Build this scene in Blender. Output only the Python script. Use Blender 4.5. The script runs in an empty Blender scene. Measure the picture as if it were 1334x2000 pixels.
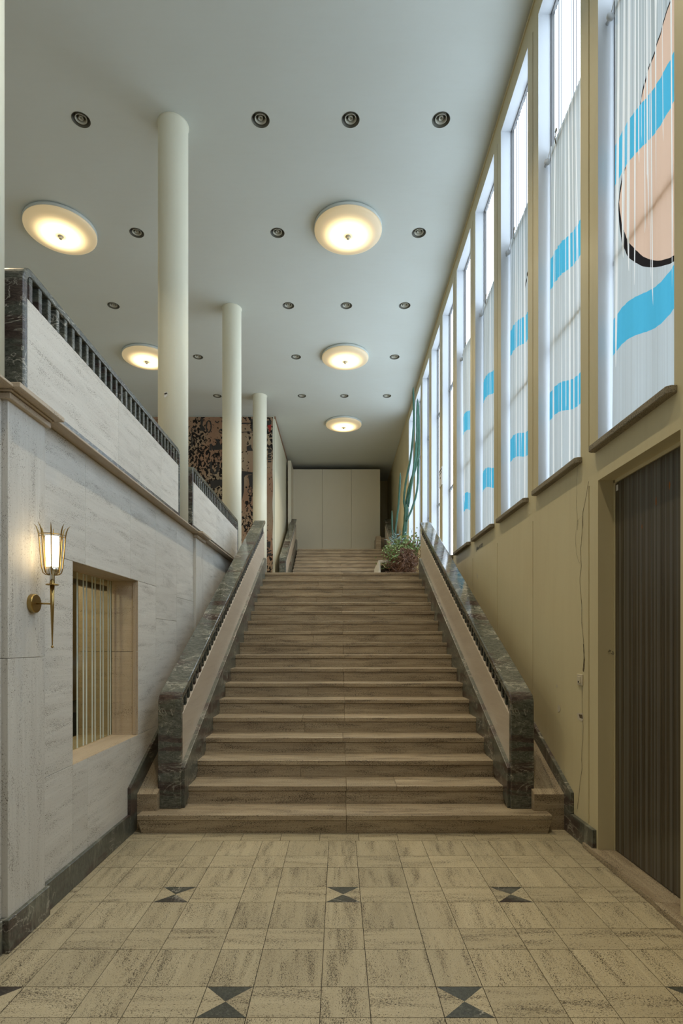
import bpy, bmesh, math, random
from mathutils import Vector, Matrix
random.seed(7)
PI = math.pi
scene = bpy.context.scene
col = scene.collection

# ------------------------------------------------------------------ camera
cam_data = bpy.data.cameras.new('camera')
cam = bpy.data.objects.new('camera', cam_data); col.objects.link(cam)
cam.location = (0, 0, 1.5); cam.rotation_euler = (PI/2, 0, 0)
cam_data.sensor_fit = 'VERTICAL'; cam_data.sensor_height = 36.0
cam_data.lens = 1098/2000*36.0
cam_data.shift_x = (667-661.5)/2000; cam_data.shift_y = (1254-1000)/2000
cam_data.clip_start = 0.05; cam_data.clip_end = 200
scene.camera = cam

# ------------------------------------------------------------------ exposure, world, lights
scene.view_settings.view_transform = 'Standard'
scene.view_settings.look = 'None'
scene.view_settings.gamma = 1.0
scene.view_settings.use_curve_mapping = False
scene.view_settings.exposure = 0.0
W_STRENGTH = 0.12          # soft light through the open entrance side behind the camera
PANE_E = 4.8               # daylight on the ribbed glass
LAMP_E = 4.0               # ceiling bowls
LAMP_W = 36.0              # warm light under each ceiling bowl
world = bpy.data.worlds.new('world'); scene.world = world; world.use_nodes = True
bg = world.node_tree.nodes['Background']
bg.inputs[0].default_value = (1.0, 0.74, 0.42, 1); bg.inputs[1].default_value = W_STRENGTH

# ------------------------------------------------------------------ node helper
class NT:
    def __init__(s, name):
        s.m = bpy.data.materials.new(name); s.m.use_nodes = True
        s.t = s.m.node_tree; s.t.nodes.clear()
        s.out = s.t.nodes.new('ShaderNodeOutputMaterial')
    def n(s, typ, **kw):
        nd = s.t.nodes.new(typ)
        for k, v in kw.items(): setattr(nd, k, v)
        return nd
    def l(s, a, b): s.t.links.new(a, b)
    def val(s, sock, v):
        if hasattr(v, 'is_linked'): s.l(v, sock)
        else: sock.default_value = v
    def math(s, op, a, b=None, c=None, clamp=False):
        nd = s.n('ShaderNodeMath', operation=op); nd.use_clamp = clamp
        s.val(nd.inputs[0], a)
        if b is not None: s.val(nd.inputs[1], b)
        if c is not None: s.val(nd.inputs[2], c)
        return nd.outputs[0]
    def mix(s, f, a, b):
        nd = s.n('ShaderNodeMix', data_type='RGBA')
        s.val(nd.inputs[0], f); s.val(nd.inputs[6], a); s.val(nd.inputs[7], b)
        return nd.outputs[2]
    def map(s, vec, scale=(1,1,1), loc=(0,0,0), rot=(0,0,0)):
        nd = s.n('ShaderNodeMapping'); s.l(vec, nd.inputs[0])
        nd.inputs[1].default_value = loc; nd.inputs[2].default_value = rot; nd.inputs[3].default_value = scale
        return nd.outputs[0]
    def noise(s, vec, scale=1.0, detail=4, rough=0.55, dist=0.0):
        nd = s.n('ShaderNodeTexNoise'); s.l(vec, nd.inputs['Vector'])
        nd.inputs['Scale'].default_value = scale; nd.inputs['Detail'].default_value = detail
        nd.inputs['Roughness'].default_value = rough; nd.inputs['Distortion'].default_value = dist
        return nd.outputs[0]
    def ramp(s, f, stops, interp='LINEAR'):
        nd = s.n('ShaderNodeValToRGB'); s.l(f, nd.inputs[0]); cr = nd.color_ramp; cr.interpolation = interp
        while len(cr.elements) < len(stops): cr.elements.new(0.5)
        for e, (p, c) in zip(cr.elements, stops):
            e.position = p; e.color = (c, c, c, 1) if isinstance(c, (int, float)) else (*c, 1)
        return nd.outputs[0]
    def step(s, f, a, b):          # smooth 0..1 between a and b
        nd = s.n('ShaderNodeMapRange', interpolation_type='SMOOTHSTEP'); s.val(nd.inputs[0], f)
        nd.inputs[1].default_value = a; nd.inputs[2].default_value = b
        return nd.outputs[0]
    def uv(s): return s.n('ShaderNodeTexCoord').outputs['UV']
    def obj(s): return s.n('ShaderNodeTexCoord').outputs['Object']
    def xyz(s, v):
        nd = s.n('ShaderNodeSeparateXYZ'); s.l(v, nd.inputs[0]); return nd.outputs
    def bsdf(s, color, rough=0.5, metal=0.0, spec=0.5, bump=None, bs=0.2, bd=0.01, normal=None):
        nd = s.n('ShaderNodeBsdfPrincipled')
        s.val(nd.inputs['Base Color'], color if hasattr(color, 'is_linked') else (*color, 1))
        s.val(nd.inputs['Roughness'], rough); nd.inputs['Metallic'].default_value = metal
        nd.inputs['Specular IOR Level'].default_value = spec
        if bump is not None:
            b = s.n('ShaderNodeBump'); s.l(bump, b.inputs['Height'])
            b.inputs['Strength'].default_value = bs; b.inputs['Distance'].default_value = bd
            s.l(b.outputs[0], nd.inputs['Normal'])
        s.l(nd.outputs[0], s.out.inputs[0]); return nd

def plain(name, c, rough=0.5, metal=0.0, spec=0.5, var=0.06, scale=3.0):
    t = NT(name); o = t.obj(); f = t.noise(o, scale, 4)
    c2 = tuple(max(0, x*(1-var*2)) for x in c)
    t.bsdf(t.mix(f, (*c, 1), (*c2, 1)), rough, metal, spec); return t.m

def travertine(name, light, mid, dark, pit, pitamt=0.62, rough=0.42, spec=0.35, tint=None):
    t = NT(name); uv = t.uv()
    low = t.noise(t.map(uv, (0.7, 0.9, 1)), 1.0, 2)
    band = t.noise(t.map(uv, (0.9, 11, 1)), 1.0, 7, 0.65, 0.3)
    band2 = t.noise(t.map(uv, (2.2, 60, 1), (3, 9, 0)), 1.0, 4, 0.6)
    c = t.mix(t.ramp(band, [(0.30, 0), (0.70, 1)]), (*dark, 1), (*light, 1))
    c = t.mix(t.math('MULTIPLY', t.ramp(band2, [(0.42, 0), (0.68, 1)]), 0.55), c, (*mid, 1))
    c = t.mix(t.math('MULTIPLY', t.ramp(low, [(0.35, 0), (0.7, 1)]), 0.30), c, (*mid, 1))
    if tint:                                    # each slab has its own tone
        a = t.n('ShaderNodeAttribute', attribute_name='tone')
        v = t.n('ShaderNodeHueSaturation'); t.l(c, v.inputs['Color'])
        t.l(t.math('MULTIPLY_ADD', a.outputs['Fac'], tint, 1-tint/2), v.inputs['Value']); c = v.outputs[0]
    mask = t.ramp(t.noise(t.map(uv, (2.4, 15, 1), (7, 2, 0)), 1.0, 3, 0.6, 0.4), [(0.42, 0), (0.70, 1)])
    p1 = t.noise(t.map(uv, (85, 210, 1)), 1.0, 3, 0.6, 0.5)
    p2 = t.noise(t.map(uv, (170, 300, 1), (4, 1, 0)), 1.0, 2, 0.5)
    a1 = t.step(t.math('ADD', p1, t.math('MULTIPLY', mask, 0.12)), pitamt+0.02, pitamt+0.06)
    a2 = t.step(t.math('ADD', p2, t.math('MULTIPLY', mask, 0.10)), pitamt+0.02, pitamt+0.07)
    pits = t.math('MAXIMUM', a1, a2)
    c = t.mix(t.math('MULTIPLY', pits, 0.92), c, (*pit, 1))
    t.bsdf(c, rough, 0, spec, bump=t.math('SUBTRACT', 1.0, pits), bs=0.35, bd=0.003); return t.m

def marble(name, tint=1.0, stretch=(1, 1, 1), rough=0.13, rv=0.18):
    t = NT(name); o = t.obj()
    v = t.map(o, stretch)
    n1 = t.noise(v, 38.0, 8, 0.75, 1.0); n2 = t.noise(t.map(o, (0.5, 1.0, 5.0), (5, 3, 1)), 1.3, 4, 0.6, 0.5)
    n3 = t.noise(v, 2.2, 4, 0.6, 0.8)
    k = tint
    c = t.ramp(n1, [(0.30, (0.010*k, 0.012*k, 0.010*k)), (0.45, (0.036*k, 0.039*k, 0.032*k)),
                    (0.58, (0.066*k, 0.069*k, 0.058*k)), (0.75, (0.13*k, 0.14*k, 0.115*k))])
    c2 = t.ramp(n1, [(0.30, (0.008*k, 0.006*k, 0.006*k)), (0.50, (0.030*k, 0.020*k, 0.018*k)), (0.75, (0.075*k, 0.055*k, 0.045*k))])
    c3 = t.ramp(n1, [(0.30, (0.05*k, 0.052*k, 0.042*k)), (0.55, (0.13*k, 0.13*k, 0.105*k)), (0.75, (0.25*k, 0.24*k, 0.20*k))])
    c = t.mix(t.math('MULTIPLY', t.step(n2, 0.52, 0.60), 0.9), c, c2)
    c = t.mix(t.math('MULTIPLY', t.step(t.math('ADD', n2, t.math('MULTIPLY', n3, -0.5)), 0.05, 0.30), 0.0), c, c3)
    c = t.mix(t.math('MULTIPLY', t.step(n3, 0.54, 0.66), 0.65), c, c3)
    nv = t.noise(t.map(o, (1.5, 1.5, 3.2)), 2.0, 5, 0.6, 1.4)
    d = t.math('ABSOLUTE', t.math('SUBTRACT', nv, 0.5))
    vein = t.math('SUBTRACT', 1.0, t.step(d, 0.0, 0.017))
    vm = t.step(t.noise(o, 2.9, 2), 0.44, 0.56)
    c = t.mix(t.math('MULTIPLY', t.math('MULTIPLY', vein, vm), 0.8), c, (0.45, 0.43, 0.37, 1))
    t.bsdf(c, t.math('MULTIPLY_ADD', n1, rv, rough), 0, 0.5); return t.m

def paint(name, c, rough=0.55, stain=0.12, dirt=(0.30, 0.24, 0.12)):
    t = NT(name); o = t.obj()
    f = t.ramp(t.noise(t.map(o, (1, 1.2, 0.5)), 1.3, 5, 0.6), [(0.35, 0), (0.75, 1)])
    g = t.ramp(t.noise(t.map(o, (1, 6, 0.4)), 3.0, 4, 0.6), [(0.45, 0), (0.8, 1)])
    cc = t.mix(t.math('MULTIPLY', f, stain), (*c, 1), (*dirt, 1))
    cc = t.mix(t.math('MULTIPLY', g, stain*0.6), cc, (*dirt, 1))
    t.bsdf(cc, rough, 0, 0.4, bump=t.noise(o, 14, 4), bs=0.08, bd=0.01); return t.m

M = {}
M['trav_wall'] = travertine('travertine_wall', (0.72, 0.71, 0.67), (0.56, 0.55, 0.51), (0.60, 0.58, 0.54), (0.16, 0.14, 0.11), 0.645, 0.5, 0.3, 0.10)
M['trav_step'] = travertine('travertine_step', (0.58, 0.49, 0.35), (0.27, 0.205, 0.135), (0.32, 0.25, 0.165), (0.05, 0.035, 0.022), 0.600, 0.38, 0.4, 0.10)
M['trav_floor'] = travertine('travertine_floor', (0.55, 0.485, 0.335), (0.41, 0.35, 0.23), (0.435, 0.375, 0.255), (0.06, 0.045, 0.026), 0.602, 0.36, 0.4, 0.16)
M['trav_warm'] = travertine('travertine_warm', (0.56, 0.47, 0.36), (0.42, 0.34, 0.25), (0.46, 0.38, 0.28), (0.16, 0.11, 0.07), 0.65, 0.4, 0.35)
M['trav_panel'] = travertine('travertine_panel', (0.60, 0.53, 0.44), (0.48, 0.41, 0.33), (0.50, 0.43, 0.35), (0.20, 0.15, 0.11), 0.68, 0.3, 0.4)
M['marble'] = marble('green_marble', 1.6, (0.6, 0.6, 2.2))
M['marble_rail'] = marble('green_marble_rail', 2.1, (0.7, 1.2, 1.5), 0.05, 0.08)
M['marble_dark'] = marble('green_marble_skirting', 2.0, (1.0, 3, 0.6), 0.22)
M['marble_floor'] = marble('green_marble_floor', 1.3, (2, 2, 2), 0.25)
M['grout'] = plain('grout', (0.035, 0.028, 0.02), 0.9)
M['ceiling'] = paint('ceiling_paint', (0.62, 0.67, 0.64), 0.7, 0.05)
M['wall'] = paint('wall_paint', (0.65, 0.585, 0.375), 0.38, 0.16, (0.34, 0.25, 0.11))
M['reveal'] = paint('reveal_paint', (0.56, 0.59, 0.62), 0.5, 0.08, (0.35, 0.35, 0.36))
M['cream'] = paint('column_paint', (0.82, 0.81, 0.66), 0.5, 0.06)
M['white'] = paint('white_board', (0.76, 0.71, 0.57), 0.5, 0.05)
M['brass'] = plain('brass', (0.50, 0.35, 0.13), 0.28, 1.0, 0.5, 0.2, 30)
M['brass_dark'] = plain('dark_brass', (0.16, 0.12, 0.06), 0.35, 0.9, 0.5, 0.2, 30)
M['chrome'] = plain('chrome', (0.7, 0.7, 0.68), 0.15, 1.0)
M['steel'] = plain('window_steel', (0.20, 0.20, 0.20), 0.5, 0.2)
M['plastic'] = plain('plastic', (0.62, 0.56, 0.42), 0.4)
M['dark'] = plain('dark_void', (0.02, 0.018, 0.014), 0.8)
M['crack'] = plain('crack_shadow', (0.10, 0.07, 0.035), 0.9)
M['plaster'] = plain('bare_plaster', (0.62, 0.56, 0.44), 0.9)
M['ink'] = plain('ink', (0.04, 0.035, 0.03), 0.8)
M['paper'] = plain('paper', (0.8, 0.8, 0.78), 0.7)
M['ocher'] = plain('ocher_paint', (0.70, 0.47, 0.16), 0.6)
M['wood'] = plain('rail_wood', (0.30, 0.15, 0.08), 0.4)
M['can'] = plain('downlight_can', (0.12, 0.12, 0.09), 0.5)
M['baffle'] = plain('downlight_baffle', (0.50, 0.49, 0.40), 0.4)
M['sill'] = travertine('sill_stone', (0.34, 0.30, 0.22), (0.24, 0.20, 0.14), (0.26, 0.22, 0.15), (0.06, 0.05, 0.03), 0.58, 0.6)
M['rope'] = plain('rope', (0.6, 0.6, 0.58), 0.8)
M['rust'] = plain('rust', (0.30, 0.11, 0.03), 0.8)

def mk_pane():
    t = NT('ribbed_glass'); y = t.xyz(t.obj())
    s1 = t.math('SINE', t.math('MULTIPLY', y[1], 140.0)); ln = t.math('SUBTRACT', 1.0, t.math('MULTIPLY', t.step(s1, 0.15, 0.85), 0.90))
    s2 = t.noise(t.map(t.obj(), (0, 22, 0.25)), 1.0, 2)
    ribs = t.math('MULTIPLY', ln, t.math('MULTIPLY_ADD', s2, 0.9, 0.65))
    e = t.n('ShaderNodeEmission')
    e.inputs[0].default_value = (0.74, 0.87, 1.0, 1)
    t.l(t.math('MULTIPLY', ribs, PANE_E), e.inputs[1])
    t.l(e.outputs[0], t.out.inputs[0]); return t.m
M['pane'] = mk_pane()

def mk_curtain(name, peach=False, arc=False, seed=0.0):
    """white fabric with printed blue wave bands broken by falling white stripes; w = 0 near .. 1 far, z from the sill"""
    t = NT(name); o = t.obj(); X, Y, Z = t.xyz(o)
    w = t.math('MULTIPLY_ADD', Y, 1/0.90, 0.5)
    sn = t.math('SINE', t.math('MULTIPLY_ADD', w, 7.4, -1.0))
    wave = t.math('MULTIPLY_ADD', sn, -0.035, t.math('MULTIPLY_ADD', w, 0.075, -0.04))
    def band(z0, z1):
        zz = t.math('SUBTRACT', Z, wave)
        return t.math('MULTIPLY', t.math('GREATER_THAN', zz, z0), t.math('LESS_THAN', zz, z1))
    b = t.math('MAXIMUM', band(1.74, 2.02), band(0.56, 0.81))
    yv = t.map(o, (0, 1, 0), (0, seed, 0))
    st = t.noise(yv, 20.0, 3, 0.75)
    # the stripes fall to different heights
    fall = t.noise(yv, 9.0, 1)
    strip = t.math('MULTIPLY', t.math('GREATER_THAN', st, 0.525 if peach else 0.55), t.math('GREATER_THAN', Z, t.math('MULTIPLY_ADD', fall, 6.0, -1.7 if peach else -3.2)))
    thin = t.math('GREATER_THAN', t.noise(t.map(o, (0, 1, 0), (0, seed+4, 0)), 120.0, 1), 0.70)
    grey = t.math('GREATER_THAN', t.noise(t.map(o, (0, 1, 0), (0, seed+9, 0)), 26.0, 2), 0.5)  # grey stripes in the colour: print plus painted shading of the shallow pleats
    base = t.mix(t.math('MULTIPLY', grey, t.step(Z, 1.2, 2.6)), (0.60, 0.66, 0.69, 1), (0.46, 0.51, 0.52, 1))
    c = t.mix(t.math('MULTIPLY', t.step(t.noise(t.map(o, (0, 1, 0), (0, seed+2, 0)), 60.0, 2), 0.5, 0.56), 0.5), base, (0.52, 0.57, 0.59, 1))
    if peach:
        def curve(pts):
            fc = t.n('ShaderNodeFloatCurve'); t.l(w, fc.inputs[1]); cv = fc.mapping.curves[0]
            while len(cv.points) < len(pts): cv.points.new(0.5, 0.5)
            for p, (a, h) in zip(cv.points, pts): p.location = (a, h/4.0)
            fc.mapping.update(); return t.math('MULTIPLY', fc.outputs[0], 4.0)
        Y0 = 3.067   # near edge of this opening
        lo = [(3.067, 3.66), (3.164, 3.70), (3.312, 3.757), (3.464, 3.855), (3.631, 4.027), (3.781, 4.252), (3.835, 4.40), (3.862, 4.52), (3.967, 6.0)]
        up = [(3.067, 5.36), (3.25, 5.21), (3.405, 5.085), (3.525, 5.01), (3.61, 4.864), (3.75, 4.72), (3.83, 4.60), (3.862, 4.52), (3.967, 3.2)]
        L = curve([((a-Y0)/0.9, h-2.9) for a, h in lo]); U = curve([((a-Y0)/0.9, h-2.9) for a, h in up])
        dl = t.math('SUBTRACT', Z, L); du = t.math('SUBTRACT', U, Z)
        inside = t.math('MULTIPLY', t.math('GREATER_THAN', dl, 0), t.math('GREATER_THAN', du, 0))
        thick = t.math('MULTIPLY_ADD', t.step(w, 0.3, 0.95), 0.09, 0.035)
        band_all = t.math('MULTIPLY', t.math('GREATER_THAN', t.math('ADD', dl, thick), 0), t.math('GREATER_THAN', t.math('ADD', du, t.math('MULTIPLY', thick, 0.45)), 0))
        c = t.mix(band_all, c, (0.025, 0.022, 0.022, 1))
        c = t.mix(inside, c, (0.80, 0.58, 0.45, 1))
    if arc:
        az = t.math('MULTIPLY_ADD', t.math('POWER', t.math('SUBTRACT', 0.42, w), 0.5), 0.30, 2.26)
        ln = t.math('MULTIPLY', t.math('LESS_THAN', t.math('ABSOLUTE', t.math('SUBTRACT', Z, az)), 0.02), t.math('LESS_THAN', w, 0.42))
        c = t.mix(ln, c, (0.025, 0.022, 0.022, 1))
    c = t.mix(b, c, (0.10, 0.52, 0.78, 1))
    c = t.mix(strip, c, (0.93, 0.95, 0.95, 1))
    c = t.mix(thin, c, (0.93, 0.95, 0.95, 1))
    d = t.n('ShaderNodeBsdfDiffuse'); t.l(c, d.inputs[0])
    tr = t.n('ShaderNodeBsdfTranslucent'); t.l(c, tr.inputs[0])
    mx = t.n('ShaderNodeMixShader'); mx.inputs[0].default_value = 0.155
    t.l(d.outputs[0], mx.inputs[1]); t.l(tr.outputs[0], mx.inputs[2]); t.l(mx.outputs[0], t.out.inputs[0]); return t.m

def mk_tapestry():
    t = NT('woven_tapestry'); o = t.obj()
    v = o
    patch = t.noise(t.map(v, (0.5, 1, 0.4)), 1.0, 2)
    c = t.mix(t.ramp(patch, [(0.45, 0), (0.55, 1)]), (0.42, 0.33, 0.22, 1), (0.37, 0.22, 0.14, 1))
    weave = t.noise(t.map(v, (20, 1, 120)), 1.0, 2)
    c = t.mix(t.math('MULTIPLY', weave, 0.35), c, (0.16, 0.10, 0.05, 1))
    blob = t.noise(t.map(v, (1.4, 1, 1.0)), 12.0, 3, 0.5, 0.4)
    colm = t.noise(t.map(v, (1.5, 1, 0.45), (3.3, 0, 2)), 1.0, 1)
    ink = t.step(t.math('ADD', blob, t.math('MULTIPLY', t.step(colm, 0.42, 0.6), 0.13)), 0.632, 0.640)
    c = t.mix(ink, c, (0.022, 0.018, 0.016, 1))
    t.bsdf(c, 0.95, 0, 0.1, bump=weave, bs=0.3, bd=0.01); return t.m
M['tapestry'] = mk_tapestry()

def mk_door():
    t = NT('dark_board_door'); y = t.xyz(t.obj())
    g = t.noise(t.map(t.obj(), (1, 55, 1.3)), 1.0, 4, 0.6)
    st = t.noise(t.map(t.obj(), (1, 30, 0.02), (0, 5, 0)), 1.0, 1)
    c = t.mix(t.ramp(g, [(0.35, 0), (0.7, 1)]), (0.035, 0.028, 0.016, 1), (0.085, 0.068, 0.042, 1))
    c = t.mix(t.math('MULTIPLY', t.ramp(st, [(0.5, 0), (0.56, 1)]), 0.55), c, (0.13, 0.13, 0.12, 1))
    t.bsdf(c, 0.28, 0, 0.5); return t.m
M['door'] = mk_door()

def emit_mix(name, c, e, base):
    t = NT(name); p = t.bsdf(base, 0.3)
    p.inputs['Emission Color'].default_value = (*c, 1); p.inputs['Emission Strength'].default_value = e; return t, p
def mk_bowl():
    t, p = emit_mix('lamp_bowl_glass', (1.0, 0.72, 0.34), 1.0, (0.55, 0.50, 0.38))
    X, Y, Z = t.xyz(t.obj())
    r = t.math('SQRT', t.math('ADD', t.math('MULTIPLY', X, X), t.math('MULTIPLY', Y, Y)))
    f = t.math('SUBTRACT', 1.0, t.step(r, 0.15, 0.47))          # bulb glow in the middle of the bowl
    st = t.math('MULTIPLY_ADD', t.math('MULTIPLY', f, f), LAMP_E, 0.30)
    hub = t.math('MULTIPLY_ADD', t.step(r, 0.02, 0.13), 0.85, 0.15)
    t.l(t.math('MULTIPLY', st, hub), p.inputs['Emission Strength']); return t.m
M['bowl'] = mk_bowl()
M['sconce_glass'] = emit_mix('sconce_opal_glass', (1.0, 0.76, 0.44), 8.0, (0.8, 0.75, 0.65))[0].m
def mk_glass():
    t = NT('clear_glass'); Y = t.xyz(t.obj())[1]
    tr = t.n('ShaderNodeBsdfTransparent'); tr.inputs[0].default_value = (0.80, 0.86, 0.80, 1)
    gl = t.n('ShaderNodeBsdfGlossy'); gl.inputs['Roughness'].default_value = 0.05
    m1 = t.n('ShaderNodeMixShader'); m1.inputs[0].default_value = 0.07
    t.l(tr.outputs[0], m1.inputs[1]); t.l(gl.outputs[0], m1.inputs[2])
    t.l(m1.outputs[0], t.out.inputs[0]); return t.m
M['glass'] = mk_glass()
M['etched'] = plain('etched_stripe', (0.62, 0.68, 0.60), 0.5)
def leafm(name, a, b):
    t = NT(name); f = t.noise(t.obj(), 14, 2)
    t.bsdf(t.mix(f, (*a, 1), (*b, 1)), 0.5); return t.m
M['cactus'] = leafm('cactus_skin', (0.012, 0.06, 0.04), (0.05, 0.15, 0.10))
M['leaf'] = leafm('leaf', (0.07, 0.14, 0.035), (0.22, 0.29, 0.09))
M['silver'] = leafm('silver_leaf', (0.30, 0.42, 0.42), (0.16, 0.28, 0.28))
M['dry'] = leafm('dried_stem', (0.10, 0.045, 0.022), (0.22, 0.11, 0.055))
M['soil'] = plain('soil', (0.05, 0.035, 0.02), 0.95)
M['planter'] = plain('planter_white', (0.75, 0.73, 0.66), 0.5)

# ------------------------------------------------------------------ mesh builder
class MB:
    def __init__(s): s.v = []; s.f = []; s.m = []; s.uv = []; s.tone = []
    def face(s, pts, mat=0, grain=1, off=(0, 0), tone=0.5, flipuv=None):
        i = len(s.v); s.v += [tuple(p) for p in pts]; s.f.append(list(range(i, i+len(pts)))); s.m.append(mat)
        n = Vector((0, 0, 0)); L = len(pts)
        for k in range(L):
            a = Vector(pts[k]); b = Vector(pts[(k+1) % L]); n += a.cross(b)
        ax = max(range(3), key=lambda q: abs(n[q])) if n.length > 0 else 2
        o = [q for q in range(3) if q != ax]
        if grain in o: g, h = grain, [q for q in o if q != grain][0]
        else: g, h = o
        s.uv.append([(p[g]+off[0], p[h]+off[1]) for p in pts]); s.tone.append(tone)
    def box(s, x0, x1, y0, y1, z0, z1, mat=0, grain=1, skip='', mats=None, rnd=True):
        off = (random.uniform(0, 50), random.uniform(0, 50)) if rnd else (0, 0); tn = random.random()
        P = lambda a, b, c: ((x0, x1)[a], (y0, y1)[b], (z0, z1)[c])
        F = {'-x': [(0,1,0),(0,0,0),(0,0,1),(0,1,1)], '+x': [(1,0,0),(1,1,0),(1,1,1),(1,0,1)],
             '-y': [(0,0,0),(1,0,0),(1,0,1),(0,0,1)], '+y': [(1,1,0),(0,1,0),(0,1,1),(1,1,1)],
             '-z': [(0,1,0),(1,1,0),(1,0,0),(0,0,0)], '+z': [(0,0,1),(1,0,1),(1,1,1),(0,1,1)]}
        for k, q in F.items():
            if k in skip: continue
            s.face([P(*c) for c in q], (mats or {}).get(k, mat), grain, off, tn)
    def prism(s, poly, x0, x1, mat=0, grain=1, axis=0):
        """closed polygon in the plane across `axis`, extruded from x0 to x1 along it"""
        off = (random.uniform(0, 50), random.uniform(0, 50)); tn = random.random()
        def P(a, p):
            if axis == 0: return (a, p[0], p[1])
            if axis == 1: return (p[0], a, p[1])
            return (p[0], p[1], a)
        s.face([P(x0, p) for p in poly], mat, grain, off, tn); s.face([P(x1, p) for p in reversed(poly)], mat, grain, off, tn)
        n = len(poly)
        for i in range(n):
            a, b = poly[i], poly[(i+1) % n]
            s.face([P(x0, a), P(x0, b), P(x1, b), P(x1, a)], mat, grain, off, tn)
    def ribbon(s, outer, t, x0, x1, mat=0):
        """slab of thickness t following a polyline in the Y-Z plane (offset to its right), extruded in X"""
        n = len(outer); inner = []
        for i in range(n):
            a = Vector(outer[max(i-1, 0)]); b = Vector(outer[min(i+1, n-1)])
            if i == 0: d = Vector(outer[1])-Vector(outer[0])
            elif i == n-1: d = Vector(outer[-1])-Vector(outer[-2])
            else:
                d1 = (Vector(outer[i])-a).normalized(); d2 = (b-Vector(outer[i])).normalized(); d = d1+d2
            d.normalize(); nr = Vector((d.y, -d.x))
            inner.append((outer[i][0]+nr.x*t, outer[i][1]+nr.y*t))
        for i in range(n-1):
            o0, o1, i0, i1 = outer[i], outer[i+1], inner[i], inner[i+1]
            s.face([(x0, *o0), (x1, *o0), (x1, *o1), (x0, *o1)], mat)
            s.face([(x0, *i1), (x1, *i1), (x1, *i0), (x0, *i0)], mat)
            s.face([(x0, *o0), (x0, *o1), (x0, *i1), (x0, *i0)], mat)
            s.face([(x1, *o1), (x1, *o0), (x1, *i0), (x1, *i1)], mat)
        s.face([(x0, *outer[0]), (x0, *inner[0]), (x1, *inner[0]), (x1, *outer[0])], mat)
        s.face([(x0, *outer[-1]), (x1, *outer[-1]), (x1, *inner[-1]), (x0, *inner[-1])], mat)
    def lathe(s, prof, c=(0, 0, 0), seg=32, mat=0, axis=2, close=False):
        pts = []
        for r, z in prof:
            ring = []
            for k in range(seg):
                a = 2*PI*k/seg; u, v = r*math.cos(a), r*math.sin(a)
                ring.append({2: (c[0]+u, c[1]+v, c[2]+z), 0: (c[0]+z, c[1]+u, c[2]+v), 1: (c[0]+u, c[1]+z, c[2]+v)}[axis])
            pts.append(ring)
        i0 = len(s.v)
        for ring in pts: s.v += ring
        for j in range(len(prof)-1):
            for k in range(seg):
                a, b = i0+j*seg+k, i0+j*seg+(k+1) % seg
                q = [a, b, b+seg, a+seg]; s.f.append(q); s.m.append(mat); s.uv.append([(s.v[x][0], s.v[x][2]) for x in q]); s.tone.append(.5)
        return s
    def tube(s, path, rad, seg=10, mat=0, star=0.0, ribs=5, cap=True):
        path = [Vector(p) for p in path]; n = len(path); i0 = len(s.v)
        rr = rad if isinstance(rad, (list, tuple)) else [rad]*n
        up = Vector((0, 0, 1)); prev = None
        for i, p in enumerate(path):
            d = (path[min(i+1, n-1)]-path[max(i-1, 0)]).normalized()
            if prev is None:
                a = d.cross(up if abs(d.z) < 0.9 else Vector((1, 0, 0))).normalized()
            else: a = (prev-d*prev.dot(d)).normalized()
            prev = a; b = d.cross(a)
            for k in range(seg):
                th = 2*PI*k/seg; r = rr[i]*(1+star*math.cos(th*ribs))
                s.v.append(tuple(p+a*math.cos(th)*r+b*math.sin(th)*r))
        for j in range(n-1):
            for k in range(seg):
                a, b = i0+j*seg+k, i0+j*seg+(k+1) % seg
                q = [a, b, b+seg, a+seg]; s.f.append(q); s.m.append(mat); s.uv.append([(0, 0)]*4); s.tone.append(.5)
        if cap:
            for j, rev in ((0, True), (n-1, False)):
                q = [i0+j*seg+k for k in range(seg)]
                if rev: q.reverse()
                s.f.append(q); s.m.append(mat); s.uv.append([(0, 0)]*seg); s.tone.append(.5)
        return s
    def build(s, name, mats, parent=None, base=None, smooth=False, bevel=0.0, seg=2, kind=None, merge=False, loc=None):
        """vertices are in world metres; they are stored relative to the thing's base"""
        b = Vector(base if base is not None else (parent.get('_b') if parent and '_b' in parent else (0, 0, 0)))
        me = bpy.data.meshes.new(name); me.from_pydata([tuple(Vector(p)-b) for p in s.v], [], s.f)
        for m in (mats if isinstance(mats, (list, tuple)) else [mats]): me.materials.append(M[m] if isinstance(m, str) else m)
        uvl = me.uv_layers.new(name='UVMap').data; k = 0
        at = me.attributes.new('tone', 'FLOAT', 'FACE').data
        for i, p in enumerate(me.polygons):
            p.material_index = s.m[i]; p.use_smooth = smooth; at[i].value = s.tone[i]
            for q in s.uv[i]: uvl[k].uv = q; k += 1
        me.update()
        if bevel > 0 or merge:
            bm = bmesh.new(); bm.from_mesh(me); bmesh.ops.remove_doubles(bm, verts=bm.verts, dist=1e-5)
            bmesh.ops.recalc_face_normals(bm, faces=bm.faces); bm.to_mesh(me); bm.free()
        o = bpy.data.objects.new(name, me); col.objects.link(o)
        if parent: o.parent = parent
        else: o.location = b
        if bevel > 0:
            md = o.modifiers.new('bevel', 'BEVEL'); md.width = bevel; md.segments = seg; md.limit_method = 'ANGLE'; md.angle_limit = math.radians(35)
            md.harden_normals = False
        if kind: o['kind'] = kind
        return o

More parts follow.
